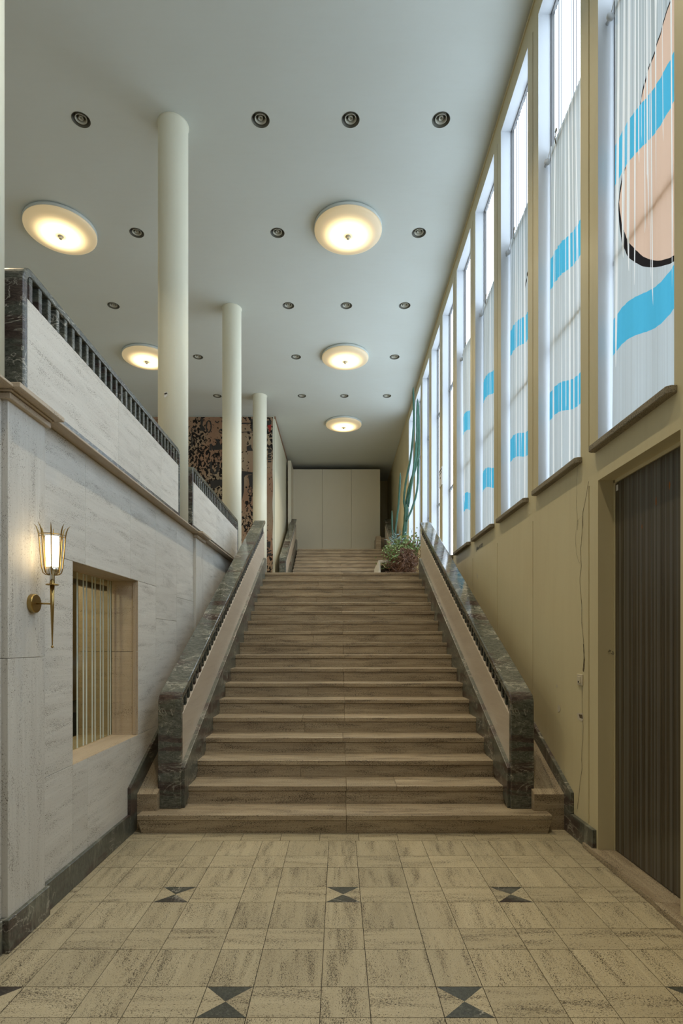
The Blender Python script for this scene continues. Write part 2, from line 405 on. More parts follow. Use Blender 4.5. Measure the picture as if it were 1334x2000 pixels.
def thing(name, label, cat, base=(0, 0, 0), group=None):
    o = bpy.data.objects.new(name, None); col.objects.link(o); o.location = base; o.empty_display_size = 0.1
    o['label'] = label; o['category'] = cat; o['_b'] = list(base)
    if group: o['group'] = group
    return o
def tag(o, label, cat, group=None):
    o['label'] = label; o['category'] = cat
    if group: o['group'] = group
    return o
def copy_tree(root, loc, label, group=None):
    r = root.copy(); col.objects.link(r); r.location = loc; r['label'] = label; r['_b'] = list(loc)
    if group: r['group'] = group
    for ch in list(root.children):
        c = ch.copy(); col.objects.link(c); c.parent = r
        for g in list(ch.children):
            d = g.copy(); col.objects.link(d); d.parent = c
    return r
def fillet(pts, rads, n=8):
    out = []
    for i, p in enumerate(pts):
        r = rads[i]
        if r <= 0 or i in (0, len(pts)-1): out.append(tuple(p)); continue
        p = Vector(p); a = (Vector(pts[i-1])-p).normalized(); b = (Vector(pts[i+1])-p).normalized()
        ang = a.angle(b); d = r/math.tan(ang/2); s, e = p+a*d, p+b*d
        cdir = (a+b).normalized(); c = p+cdir*(r/math.sin(ang/2))
        v0 = s-c; v1 = e-c; th = v0.angle(v1); sg = 1 if v0.x*v1.y-v0.y*v1.x > 0 else -1
        for k in range(n+1):
            q = th*k/n*sg; out.append((c.x+v0.x*math.cos(q)-v0.y*math.sin(q), c.y+v0.x*math.sin(q)+v0.y*math.cos(q)))
    return out

# ------------------------------------------------------------------ dimensions
XL, XR = -1.635, 1.83          # wall faces
ZC = 7.52                      # ceiling
R, T, Y0 = 0.1493, 0.3055, 4.08
SL = R/T
LAND = 18*R                    # 2.688
Y1 = 14.31                     # second flight
LAND2 = LAND+12*R
YB = -4.0                      # open entrance side
YE = 21.0
def nl(y): return SL*(y-Y0)
def nl2(y): return LAND+SL*(y-Y1)

# ------------------------------------------------------------------ floor
f = MB()
f.box(-1.9, 2.3, YB, 4.8, -0.2, -0.004, 1)
per, nw, x_off = 0.4985, 0.203, -0.075
rowy = []                       # (y0,y1,narrow,index)
y_top = 4.239
k = 0
y = y_top
while y > YB:
    wide = 0.2965; rowy.append((y-wide, y, False, k)); rowy.append((y-wide-(per-wide), y-wide, True, k)); y -= per; k += 1
g = 0.0016
def tile(x0, x1, y0, y1, gr, mat=0):
    x0, x1 = max(x0, -1.64), min(x1, 1.98)
    if x1-x0 < 0.02: return
    f.box(x0+g, x1-g, y0+g, y1-g, -0.01, 0.0, mat, gr, skip='-z')
for (a, b, narrow, kk) in rowy:
    for i in range(-4, 5):
        xn0 = x_off+i*per; xn1 = xn0+nw; xw1 = xn0+per
        if b > 4.3: continue
        # narrow column, then wide column
        bow = narrow and kk % 2 == 1 and ((kk % 4 == 1 and i % 2 == 0) or (kk % 4 == 3 and i % 2 != 0))
        if bow and -1.64 < xn0 and xn1 < 1.98:
            P = [(xn0+g, a+g), (xn1-g, a+g), (xn1-g, b-g), (xn0+g, b-g)]; c = ((xn0+xn1)/2, (a+b)/2)
            for q in range(4):
                p0, p1 = P[q], P[(q+1) % 4]; off = (random.uniform(0, 50), random.uniform(0, 50))
                f.face([(*p0, 0), (*p1, 0), (*c, 0)], 2 if q in (0, 2) else 0, random.choice((0, 1)), off, random.random())
        else: tile(xn0, xn1, a, b, 1 if not narrow else random.choice((0, 1)))
        tile(xn1, xw1, a, b, 0 if narrow else 1)
x = -1.64
while x < 1.98:
    tile(x, x+0.299, y_top, 4.62, 0); x += 0.299
f.build('floor', ['trav_floor', 'grout', 'marble_floor'], kind='structure')

# ------------------------------------------------------------------ stairs
def flight(n, y0, z0, xa, xb, label, first_wide=None, drop=0.0):
    root = thing('staircase', label, 'stairs', ((xa+xb)/2, y0+T, z0))
    for k in range(1, n+1):
        m = MB(); yk = y0+T*k; z = z0+R*k
        a, b = (xa, xb)
        tread_end = yk+T+0.04 if k < n else yk+0.5
        joints = [a] + sorted([a+(b-a)*0.5+random.uniform(-.02, .02)] + ([a+(b-a)*(0.34 if k % 2 else 0.66)] if k % 3 == 2 else [])) + [b]
        if k == 1 and first_wide: joints = [first_wide[0], 0.06, first_wide[1]]
        for p, q in zip(joints[:-1], joints[1:]):
            m.box(p+0.0006, q-0.0006, yk, tread_end, z-0.042, z, 0, 0)
        if k == 1 and first_wide:
            a, b = first_wide
            for p, q in ((a, 0.06), (0.06, b)):
                pa = p+(0.026 if p == a else 0.0006); qb = q-(0.026 if q == b else 0.0006); p0 = p+0.001; q0 = q-0.001
                off = (random.uniform(0, 50), random.uniform(0, 50))
                V = [(p0, yk+0.004, z-0.0425), (q0, yk+0.004, z-0.0425), (qb, yk+0.024, z0), (pa, yk+0.024, z0)]
                m.face([V[3], V[2], V[1], V[0]], 0, 0, off)
                m.face([V[0], (p0, tread_end, z-.0425), (pa, tread_end, z0), V[3]], 0, 1, off)
                m.face([V[2], (qb, tread_end, z0), (q0, tread_end, z-.0425), V[1]], 0, 1, off)
        else:
            js = [a, a+(b-a)*(0.35 if k % 2 else 0.68), b] if k % 2 else [a, a+(b-a)*0.5, b]
            for p, q in zip(js[:-1], js[1:]):
                m.box(p+0.0006, q-0.0006, yk+0.010, yk+T+0.03, z-R-0.02, z-0.0435, 0, 0)
        m.build('step', 'trav_step', root, bevel=0.003, seg=1)
    return root
flight(18, Y0, 0.0, -1.27, 1.39, 'lower wide travertine flight of eighteen steps rising from the tiled floor', (-1.575, 1.668))
flight(12, Y1, LAND, -1.32, 1.46, 'distant upper travertine flight behind the landing, leading to the pale partition')

# side ramps between balustrade and wall, and the stair core
def ramp_block(x0, x1):
    m = MB(); ya, ye = 4.49, 9.9
    m.prism([(ya, -0.01), (ye, -0.01), (ye, LAND-.01), (9.7, LAND-.01), (ya, nl(ya)+0.085)], x0, x1, 0, 1); return m
ramp_block(-1.66, -1.45).build('ramp_kerb', 'trav_step', bevel=0.002, seg=1, kind='structure').name = 'trim_1'
ramp_block(1.56, 1.84).build('ramp_kerb', 'trav_step', bevel=0.002, seg=1, kind='structure').name = 'trim_2'
m = MB(); m.prism([(4.6, -0.1), (9.9, -0.1), (9.9, LAND-0.2), (4.6, nl(4.6)-0.35)], -1.3, 1.4); m.prism([(Y1+.4, LAND-.1), (19, LAND-.1), (19, LAND2-.35), (Y1+.4, nl2(Y1+.4)-.35)], -1.3, 1.4)
m.build('trim_3', 'trav_step', kind='structure')
# landing floors
m = MB()
m.box(-7.0, 1.84, 10.02, 18.5, LAND-0.25, LAND, 0, 0)
m.box(-1.25, 1.38, 9.6+.4, 10.03, LAND-0.25, LAND-.0005, 0, 0)
m.box(-7.0, XL-0.06, YB, 10.02, LAND-0.25, LAND+0.025, 0, 1)
m.box(-1.75, 1.84, 18.3, YE, LAND2-0.25, LAND2-.001, 0, 0)
m.build('floor_landing', 'trav_step', kind='structure')

# ------------------------------------------------------------------ balustrades
def stair_balustrade(xo, xi, y0, z0, ynewel, yend, label, foot, run_end_floor, side=1):
    """xo outer face, xi inner face (towards the steps); raked marble frame, travertine panel, marble balusters and skirting"""
    n = lambda y: z0+SL*(y-y0)
    lo, hi = min(xo, xi), max(xo, xi); s = 1 if xi > xo else -1
    root = thing('stair_balustrade', label, 'balustrade', ((xo+xi)/2, ynewel, foot))
    path = fillet([(ynewel, foot), (ynewel, n(ynewel)+0.83), (yend, n(yend)+0.83)], [0, 0.11, 0], 8)
    m = MB(); m.ribbon(path, 0.055, lo, hi); m.build('rail', 'marble_rail', root, bevel=0.010, seg=3, merge=True)
    pi = xi-s*0.014; po = xo+s*0.014
    a, b = min(pi, po), max(pi, po)
    ya, yb = ynewel+0.056, yend-0.01
    m = MB(); m.prism([(ya, foot), (yb, n(yb)-0.2 if yb < run_end_floor else n(run_end_floor)-0.1), (yb, n(yb)+0.632), (ya, n(ya)+0.632)], a, b, 0, 1)
    m.build('panel', 'trav_panel', root, bevel=0.003, seg=1)
    # inner skirting
    sk = sorted((xi-s*0.02, xi+s*0.022))
    m = MB(); zf = lambda y: min(n(y)-0.25, n(run_end_floor)-.1)
    m.prism([(ya-.03, foot), (yb, zf(yb)), (yb, n(run_end_floor)+0.235), (run_end_floor, n(run_end_floor)+0.235), (ya-.03, n(ya-.03)+0.235)], sk[0], sk[1], 0, 2)
    m.build('skirting', 'marble_dark', root, bevel=0.004, seg=2)
    y = ya+0.075
    bx0, bx1 = a+0.006, b-0.004
    while y < yb-0.03:
        m = MB(); d = 0.017
        m.prism([(y-d, n(y-d)+0.625), (y+d, n(y+d)+0.625), (y+d, n(y+d)+0.79), (y-d, n(y-d)+0.79)], bx0, bx1)
        m.build('baluster', 'marble', root, bevel=0.006, seg=2); y += 0.1018
    return root
stair_balustrade(-1.465, -1.276, Y0, 0.0, 4.55, 9.78, 'raked green marble balustrade left of the lower stairs, beside the stone wall', R, 9.62)
stair_balustrade(1.583, 1.394, Y0, 0.0, 4.55, 9.66, 'raked green marble balustrade right of the lower stairs, beside the window wall', R, 9.6)
stair_balustrade(-1.56, -1.38, Y1, LAND, 14.72, 18.45, 'short distant marble balustrade on the left of the upper flight', LAND, 18.2)
stair_balustrade(1.69, 1.505, Y1, LAND, 14.72, 18.45, 'distant marble balustrade on the right of the upper flight, behind the cactus', LAND, 18.2)

def gallery_balustrade(ya, yb, label):
    root = thing('gallery_balustrade', label, 'balustrade', (-1.845, (ya+yb)/2, LAND+0.025)); zf = LAND+0.03
    path = fillet([(ya, zf), (ya, 3.62), (yb, 3.62), (yb, zf)], [0, 0.09, 0.09, 0], 8)
    m = MB(); m.ribbon(path, 0.048, -1.94, -1.75); m.build('rail', 'marble', root, bevel=0.010, seg=3, merge=True)
    m = MB(); js = [ya+0.05] + [ya+0.05+(yb-ya-.1)*q for q in (0.44, 0.60, 0.80)] + [yb-0.05]
    for p, q in zip(js[:-1], js[1:]): m.box(-1.925, -1.757, p, q-0.0008, 2.91, 3.44, 0, 1)
    m.build('panel', 'trav_wall', root, bevel=0.002, seg=1)
    m = MB(); m.box(-1.93, -1.752, ya+0.049, yb-0.049, zf, 2.913); m.build('plinth', 'marble', root)
    y = ya+0.09
    while y < yb-0.06:
        m = MB(); m.box(-1.92, -1.757, y-0.02, y+0.02, 3.43, 3.59); m.build('baluster', 'marble', root, bevel=0.006, seg=2); y += 0.1035
    return root
gallery_balustrade(3.12, 6.215, 'long level marble balustrade on the left gallery, nearest the camera')
gallery_balustrade(6.73, 9.80, 'level marble balustrade on the left gallery between the first and second full columns')

# ------------------------------------------------------------------ left wall
m = MB(); ZT = 2.717; t_ = 0.0012
def slab(y0, y1, z0, z1, x=XL, gr=1, d=0.04): m.box(x-d, x, y0+t_, y1-t_, z0+t_, z1-t_, 0, gr)
OY0, OY1, OZ0, OZ1 = 3.458, 4.581, 0.745, 1.998
P1, PW, PS = 2.728, 0.345, 3.6
# backing in dark joint colour (around the opening)
m.box(-2.12, XL-0.03, YB, OY0-0.03, -0.05, ZT, 1); m.box(-2.12, XL-0.03, OY1+0.03, 10.02, -0.05, ZT, 1)
m.box(-2.12, XL-0.03, OY0-0.03, OY1+0.03, -0.05, OZ0-0.03, 1); m.box(-2.12, XL-0.03, OY0-0.03, OY1+0.03, OZ1+0.03, ZT, 1)
for a, b in ((YB, -2.2), (-2.2, -0.9), (-0.9, 0.6), (0.6, 1.7), (1.7, P1)):
    slab(a, b, 0.16, 1.42); slab(a, b, 1.42, ZT)
y0 = P1+PW-0.01
slab(y0, OY0, 0, OZ0); slab(y0, OY0, OZ0, OZ1)
slab(y0, 3.627, OZ1, ZT); slab(3.627, 4.414, OZ1, ZT); slab(4.414, 5.03, OZ1, ZT)
slab(OY0, 3.66, 0, OZ0); slab(3.66, 4.42, 0, OZ0); slab(4.42, 5.03, 0, OZ0)
slab(OY1, 5.03, OZ0, OZ1)
slab(5.03, 5.67, 0, 1.71); slab(5.03, 5.67, 1.71, ZT)
slab(5.67, P1+PS, 0, 1.954); slab(5.67, P1+PS, 1.954, ZT)
y0 = P1+PS+PW-.01
for a, b in ((y0, 7.35), (7.35, 8.1), (8.1, 8.9), (8.9, 10.02)): slab(a, b, 0.5, ZT)
for p in (P1-PS, P1, P1+PS):
    q = p+PW
    m.box(-1.66, -1.605, p, q, 0, 1.42-t_, 0, 2); m.box(-1.66, -1.605, p, q, 1.42+t_, ZT, 0, 2)
wl = m.build('wall_left', ['trav_wall', 'grout'], kind='structure', bevel=0.0015, seg=1)
# recess lining
m = MB()
m.box(-2.12, XL-0.001, OY1, OY1+0.03, OZ0, 1.42, 0, 0); m.box(-2.12, XL-0.001, OY1, OY1+0.03, 1.423, OZ1, 0, 0)
m.box(-2.12, XL-0.001, OY0-0.03, OY0, OZ0, OZ1, 0, 0)
m.box(-2.12, XL-0.001, OY0, OY1, OZ1, OZ1+0.03, 0, 1)
m.box(-2.12, XL-0.001, OY0, OY1, OZ0-0.03, OZ0, 0, 1)
m.box(-1.675, -1.652, OY1-0.008, OY1+.005, OZ0+.003, OZ1-.003, 0, 2)
m.build('lining', 'trav_warm', wl)
# hatch window in the stone wall
m = MB(); m.box(-1.856, -1.848, OY0, OY1, OZ0+0.004, OZ1-0.004)
hw = m.build('window_11', 'glass', kind='structure')
m = MB()
for c in range(4):
    yy = 3.972+0.1453*c+0.0
    for d in ((0.0,) if c == 0 else (-0.05, 0.0)):
        q = yy+d-(-0.0)
        m.box(-1.8475, -1.8465, q+0.0-0.011+0.0, q+0.011, OZ0+0.006, OZ1-0.006)
for c in (3.68, 3.73, 3.83, 3.88, 4.504, 4.55): m.box(-1.8475, -1.8465, c-0.010, c+0.010, OZ0+0.006, OZ1-0.006)
o = m.build('etched_stripes', 'etched', hw)
m = MB(); m.box(-1.90, -1.862, 3.5, 4.52, 1.908, 1.95); m.build('wooden_rail', 'wood', hw, bevel=0.003, seg=1)
m = MB(); m.lathe([(0, 0), (0.008, 0.0), (0.008, 0.012), (0, 0.012)], (-1.88, 4.525, 1.925), 10, axis=1); m.build('rail_knob', 'chrome', hw, smooth=True)
# small room behind the hatch
m = MB(); m.box(-3.0, -2.95, 2.6, 7.0, 0.0, 2.4, 0); m.box(-3.0, -2.12, 7.0, 7.05, 0, 2.4, 0); m.box(-3.0, -2.12, 2.55, 2.6, 0, 2.4, 0)
m.box(-3.0, -2.10, 2.55, 7.05, 2.4, 2.43, 0)
m.box(-2.9, -2.4, 5.0, 7.0, 0.0, 0.86, 1)
m.build('wall_hatch_room', ['ocher', 'dark'], kind='structure')
m = MB(); m.lathe([(0.0, -.05), (0.10, -0.05), (0.14, 0.0), (0, 0.0)], (-2.55, 5.5, 2.39), 20)
o = tag(m.build('room_lamp', 'sconce_glass', base=(-2.55, 5.5, 2.34), smooth=True), 'warm opal ceiling lamp inside the small room behind the striped glass hatch', 'lamp')

# cornice
m = MB()
segs = []; ps = [P1-PS, P1, P1+PS]; cur = YB
def cor(a, b, X, ztop, zb=2.718):
    m.box(XL-0.03, X, a, b, zb, ztop, 0, 1)
for p in ps: 
    cor(cur, p-0.045, -1.553, 2.731); cur = p+PW+0.045
cor(cur, 10.0, -1.553, 2.731)
for p in ps:
    cor(p-0.045, p+PW+0.045, -1.520, 2.742)
    m.box(-1.66, -1.582, p-0.02, p+PW+0.02, 2.676, 2.704, 0, 1)
    m.box(-1.66, -1.570, p-0.03, p+PW+0.03, 2.7075, 2.7175, 0, 1)
m.build('trim_4', 'trav_warm', kind='structure', bevel=0.002, seg=1)

# baseboards (marble) with the raked skirting beside the stairs
def raked(m, xa, xb, ystart, off, floor_to):
    m.prism([(ystart, 0.001), (ystart, nl(ystart)+off), (9.8, nl(9.8)+off), (9.8, nl(9.8)-0.2), (ystart+0.45, 0.001)], xa, xb, 0, 1)
m = MB()
m.box(XL-0.001, -1.612, P1+PW+.02, 4.35, 0.001, 0.163, 0, 1)
m.box(XL-0.001, -1.612, YB, P1-0.03, 0.001, 0.163, 0, 1)
m.box(-1.65, -1.585, P1-0.025, P1+PW+0.018, 0.001, 0.163, 0, 1)
raked(m, XL-0.001, -1.610, 4.352, 0.235, 0)
m.build('baseboard_left', 'marble_dark', kind='structure', bevel=0.003, seg=1)
m = MB()
m.box(1.80, XR+.001, 3.99, 4.37, 0.001, 0.165, 0, 1)
raked(m, 1.80, XR+.001, 4.372, 0.185, 0)
m.build('baseboard_right', 'marble_dark', kind='structure', bevel=0.003, seg=1)

# ------------------------------------------------------------------ right wall with its windows
SP, W = 1.187, 0.90
FAR1 = 3.967
ZS, ZH = 2.86, 7.255
m = MB(); TH = 0.16
bays = list(range(-3, 10))
DY0, DY1, DZ = 3.01, 3.962, 2.64
def wbox(y0, y1, z0, z1, mats=None, x0=XR, x1=XR+TH+.14): m.box(x0, x1, y0, y1, z0, z1, 0, 2, mats=mats, rnd=False)
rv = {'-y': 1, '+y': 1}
def sill_z(i): return ZS if i < 7 else 3.66
for i in bays:
    far = FAR1+SP*i; near = far-W; nn = far+SP-W
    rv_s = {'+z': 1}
    # below the window
    zs = sill_z(i)
    if i == 0:
        wbox(near, far, DZ, zs, {'+z': 1, '-z': 0})
    else: wbox(near, far, -.05, zs, rv_s)
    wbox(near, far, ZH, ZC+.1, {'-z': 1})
    # pier (with its upright groove)
    gm = (far+nn)/2+0.0; gw = 0.008
    za = -.05
    zj = DZ if i in (0, -1) else za
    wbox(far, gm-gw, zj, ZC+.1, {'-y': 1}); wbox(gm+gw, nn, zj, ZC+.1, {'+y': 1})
    if i in (0, -1): wbox(far, gm-gw, za, DZ); wbox(gm+gw, nn if i == 0 else DY0, za, DZ)
    wbox(gm-gw, gm+gw, za, 0.17); wbox(gm-gw, gm+gw, 2.64, 2.90); wbox(gm-gw, gm+gw, 7.25, ZC+.1)
    wbox(gm-gw, gm+gw, 0.17, 7.25, None, XR+0.014)
last = FAR1+SP*9+SP-W
wbox(last, YE, LAND-.3, ZC+.1)
# ceiling bead
m.box(XR-0.012, XR+.001, YB, YE, ZC-0.05, ZC-0.028, 0, 1, rnd=False)
wr = m.build('wall_right', ['wall', 'reveal'], kind='structure')
# blank off outside of panes
for i in bays:
    far = FAR1+SP*i; near = far-W; zs = sill_z(i); n_ = i+1 if i >= 0 else 11-i
    b = (1.96, (near+far)/2, zs)
    # frame
    fr = MB(); x0, x1 = 1.945, 1.985
    fr.box(x0, x1, near, near+0.018, zs, ZH); fr.box(x0, x1, far-0.018, far, zs, ZH)
    fr.box(x0, x1, near, far, ZH-0.018, ZH); fr.box(x0, x1, near, far, zs, zs+0.02)
    for z in (4.17, 5.92):
        fr.box(x0-.004, x1, near, far, z-0.016, z+0.016)
    w_ = fr.build('window_%d' % n_, 'steel', base=b, kind='structure')
    w_['_b'] = list(b)
    p = MB(); N = 90
    for q in range(N):
        ya = near+0.01+(W-.02)*q/N; yb = near+0.01+(W-.02)*(q+1)/N; xa = 1.972+0.004*math.sin(q*1.57); xb = 1.972+0.004*math.sin((q+1)*1.57)
        p.face([(xa, ya, zs), (xa, ya, ZH), (xb, yb, ZH), (xb, yb, zs)])
    p.build('pane', 'pane', w_)
    s_ = MB(); s_.prism([(1.80, near-0.03), (1.775, near-0.01), (1.775, far+0.03), (1.80, far+0.045), (XR+.001, far+0.045), (XR+.001, near-0.03)], zs-0.012, zs+0.032, 0, 1, axis=2)
    s_.box(XR, 1.96, near+.001, far-.001, zs, zs+0.032, 0, 1)
    if i < 7: s_.build('window_sill', 'sill', w_, bevel=0.006, seg=2)
    if -6 <= i < 0: pass

# end wall closing the exterior side behind the panes is not needed: the ribbed glass is opaque
# curtains
LABC = ['large white curtain printed with a black-outlined peach shape and blue bands, in the nearest window',
        'white pleated curtain with blue wave bands in the second window from the camera',
        'white pleated curtain with a small black arc at its upper edge, in the third window',
        'white pleated curtain with two blue bands in the fourth window, above the wall inscription',
        'farthest and narrowest-looking white curtain with blue bands, beside the bare windows']
for i in range(5):
    far = FAR1+SP*i; near = far-W; cy = (near+far)/2; zb = ZS+0.034; zt = 6.0
    root = thing('curtain', LABC[i], 'curtain', (1.925, cy, 2.9), 'printed curtains in the windows')
    m = MB(); NY, NZ = 120, 26; y0, y1 = near+0.012, far-0.03
    rng = random.Random(i*3+1); ph = [rng.uniform(0, 6.28) for _ in range(4)]
    def surf(u, v):
        amp = (0.002 if i == 0 else 0.0045)*(0.55+0.6*v)*(1-0.85*v**5)
        # pleats are pinched towards the top corner hooks
        uu = u+0.05*(v-0.5)*math.sin(u*6.28)
        x = 1.925+amp*(math.sin(uu*62+ph[0])+0.6*math.sin(uu*101+ph[1]+v)+0.5*math.sin(uu*23+ph[2]))
        x += 0.01*math.sin(v*3+ph[3])*math.sin(u*5)
        tz = zt-0.05*math.sin(PI*u)*0.6
        pinch = 0.025*math.sin(PI*v)
        y = y0+(y1-y0)*u
        y += -pinch*(u-0.5)*2*0.6
        return (min(x, 1.938), y, zb+(tz-zb)*v)
    G = [[surf(a/NY, b/NZ) for a in range(NY+1)] for b in range(NZ+1)]
    i0 = len(m.v)
    for r_ in G: m.v += r_
    for b in range(NZ):
        for a in range(NY):
            q = i0+b*(NY+1)+a; m.f.append([q, q+NY+1, q+NY+2, q+1]); m.m.append(0); m.uv.append([(0, 0)]*4); m.tone.append(.5)
    cm = mk_curtain('curtain_print_%d' % i, peach=(i == 0), arc=(i == 2), seed=i*0.37+0.1)
    m.build('fabric', cm, root, smooth=True)
    for yy in (near+0.14, far-0.16) if i else (far-0.12,):
        m = MB(); m.tube([(1.928, yy, 5.93), (1.925, yy+.01, 5.98), (1.93, yy, 6.03)], 0.004, 8)
        m.tube([(1.93, yy+0.014*math.cos(a*.785), 6.045+0.016*math.sin(a*.785)) for a in range(9)], 0.004, 6); m.build('hook', 'brass_dark', root, smooth=True)
    m = MB(); m.lathe([(0, 0), (0.028, 0.0), (0.026, 0.012), (0.012, 0.02), (0.012, 0.05), (0, 0.052)], (1.895, far-0.052, 5.86), 16, axis=1); m.build('wall_peg', 'reveal', root, smooth=True)
    m = MB(); m.tube([(1.895, far-0.045, 5.86), (1.91, far-0.05, 5.93), (1.925, far-0.06, 5.99)], 0.003, 6); m.build('cord', 'rope', root, smooth=True)

# door in the right wall
m = MB(); m.box(1.951, 1.975, DY0, DY1, 0.03, DZ, 0, 2)
door = m.build('door_1', 'door', kind='structure')
m = MB()
nb = 8
for q in range(nb):
    a = DY0+0.03+(DY1-DY0-0.045)*q/nb; b = DY0+0.03+(DY1-DY0-0.045)*(q+1)/nb
    m.box(1.943, 1.952, a+0.0012, b-0.0012, 0.045, DZ-0.03, 0, 2)
m.build('boards', 'door', door, bevel=0.001, seg=1)
m = MB(); m.box(1.938, 1.955, DY1-0.014, DY1, 0.03, DZ, 0, 2); m.box(1.938, 1.955, DY0, DY1, DZ-0.022, DZ, 0, 1); m.box(1.938, 1.955, DY0, DY0+.02, 0.03, DZ)
m.build('door_frame', 'wall', door)
m = MB(); m.box(1.940, 1.942, 3.905, 3.93, 2.555, 2.595); tag_p = m.build('paper_tag', 'paper', door)
m = MB()
for (yy, zz, s) in ((3.44, 2.36, .03), (3.30, 2.42, .035), (3.18, 2.16, .03), (3.60, 2.24, .016)):
    pts = [(1.9422, yy+s*0.35*random.uniform(.4, 1)*math.cos(a), zz+s*random.uniform(.5, 1.1)*math.sin(a)) for a in [k*PI/4 for k in range(8)]]
    m.face(list(reversed(pts)))
m.build('worn_patch', 'rust', door)
# threshold
m = MB(); m.box(1.783, 1.96, 3.16, 4.115, 0.0, 0.036, 0, 1); m.box(1.775, 1.96, 2.4, 3.155, 0.0, 0.038, 0, 1)
m.box(1.83, 1.96, DY0+.001, DY1-.001, 0.030, 0.0365, 0, 1)
m.build('trim_5', 'trav_step', kind='structure', bevel=0.003, seg=1)

# cracks, patches, marks on the plaster (children of the wall)
def strip(m, pts, w):
    for (a, b) in zip(pts[:-1], pts[1:]):
        wa, wb = random.uniform(.4, 1)*w, random.uniform(.4, 1)*w
        x = XR-0.0012
        m.face([(x, a[0]+wa, a[1]), (x, b[0]+wb, b[1]), (x, b[0]-wb, b[1]), (x, a[0]-wa, a[1])])
m = MB()
def px(x_, y_): Yp = 1098*XR/(x_-661.5); return (Yp, 1.5+(1254-y_)*Yp/1098)
main = [px(*q) for q in ((1150, 940), (1142, 985), (1138, 1006), (1137, 1040), (1134, 1075), (1135.5, 1105), (1133, 1130), (1134.5, 1160), (1136.5, 1190), (1136, 1215), (1140.5, 1255), (1141, 1285), (1138, 1310))]
jit = lambda L: [(a[0]+(b[0]-a[0])*t+random.uniform(-.004, .004), a[1]+(b[1]-a[1])*t) for a, b in zip(L[:-1], L[1:]) for t in (0, .33, .66)]+[L[-1]]
strip(m, jit(main), 0.0035)
strip(m, jit([px(*q) for q in ((1137, 1338), (1138, 1385), (1139, 1410), (1138.5, 1445), (1136, 1480), (1137, 1500), (1132, 1540), (1128, 1580))]), 0.0028)
strip(m, jit([px(*q) for q in ((1128, 905), (1127, 950), (1126, 990), (1128, 1015), (1124, 1050), (1126, 1080), (1132, 1100))]), 0.0018)
for a, b in (((1129, 1016), (1139, 1007)), ((1139, 1007), (1139, 1032)), ((1129, 1016), (1128, 1035)), ((1128, 1035), (1139, 1030))): strip(m, jit([px(*a), px(*b)]), 0.003)
strip(m, jit([px(*q) for q in ((1140, 1258), (1141.5, 1290), (1139.5, 1312))]), 0.010)
m.build('crack', 'crack', wr)
def blob(pts, mat, name, x=XR-0.002):
    m = MB(); m.face([(x, *px(*p)) for p in pts]); m.build(name, mat, wr)
blob([(1127, 1392), (1139, 1393), (1140, 1406), (1136, 1409), (1129, 1404)], 'plaster', 'bare_patch')
blob([(1131, 1395), (1138, 1396), (1139, 1404), (1133, 1402)], 'crack', 'hole', XR-0.003)
blob([(1091, 1375), (1095, 1382), (1094, 1389), (1090, 1391), (1089, 1380)], 'plaster', 'bare_patch')
blob([(1088, 1336), (1090, 1340), (1089, 1343), (1086, 1341)], 'plaster', 'bare_patch')
blob([(931, 1118), (934, 1124), (933, 1131), (931, 1127)], 'plaster', 'bare_patch')
# tiny inscriptions
def text(body, size, loc, rot, name, parent, mat):
    cu = bpy.data.curves.new(name, 'FONT'); cu.body = body; cu.size = size; cu.extrude = 0.0006
    tmp = bpy.data.objects.new('tmp', cu); col.objects.link(tmp); bpy.context.view_layer.update()
    me = bpy.data.meshes.new_from_object(tmp.evaluated_get(bpy.context.evaluated_depsgraph_get()))
    bpy.data.objects.remove(tmp); o = bpy.data.objects.new(name, me); col.objects.link(o); me.materials.clear(); me.materials.append(M[mat])
    o.location = loc; o.rotation_euler = rot; o.parent = parent; return o
text('Julian A 1023', 0.062, (XR-0.003, 7.46, 2.715), (PI/2, 0, -PI/2), 'inscription', wr, 'steel')
text('P 2n', 0.03, (1.895, 3.958, 1.43), (PI/2, 0.5, 0), 'pencil_mark', wr, 'ink')
# socket
root = thing('wall_switch', 'small cream switch plate on the cracked right wall near the door', 'switch', (XR, 4.25, 1.215))
m = MB(); m.box(XR-0.010, XR, 4.205, 4.295, 1.172, 1.258); m.build('plate', 'plastic', root, bevel=0.004)
m = MB(); m.box(XR-0.016, XR-0.009, 4.225, 4.270, 1.190, 1.240); m.build('rocker', 'plastic', root, bevel=0.003)
m = MB(); m.box(XR-0.0175, XR-0.0155, 4.245, 4.262, 1.193, 1.206); m.build('key_hole', 'ink', root)
# plate on the pier between bare windows
pY = FAR1+SP*5+(SP-W)/2
root = thing('wall_plate', 'small pale square notice plate on the pier between two bare windows', 'plate', (XR, pY, 4.42))
m = MB(); m.box(XR-0.012, XR, pY-0.135, pY+0.135, 4.28, 4.60); m.build('board', 'paper', root, bevel=0.002)
m = MB(); m.box(XR-0.014, XR-0.0115, pY-0.13, pY+0.13, 4.55, 4.575); m.box(XR-0.014, XR-0.0115, pY-0.13, pY+0.13, 4.50, 4.515); m.box(XR-0.014, XR-0.0115, pY-0.03, pY+0.04, 4.42, 4.44); m.build('print', 'ink', root)

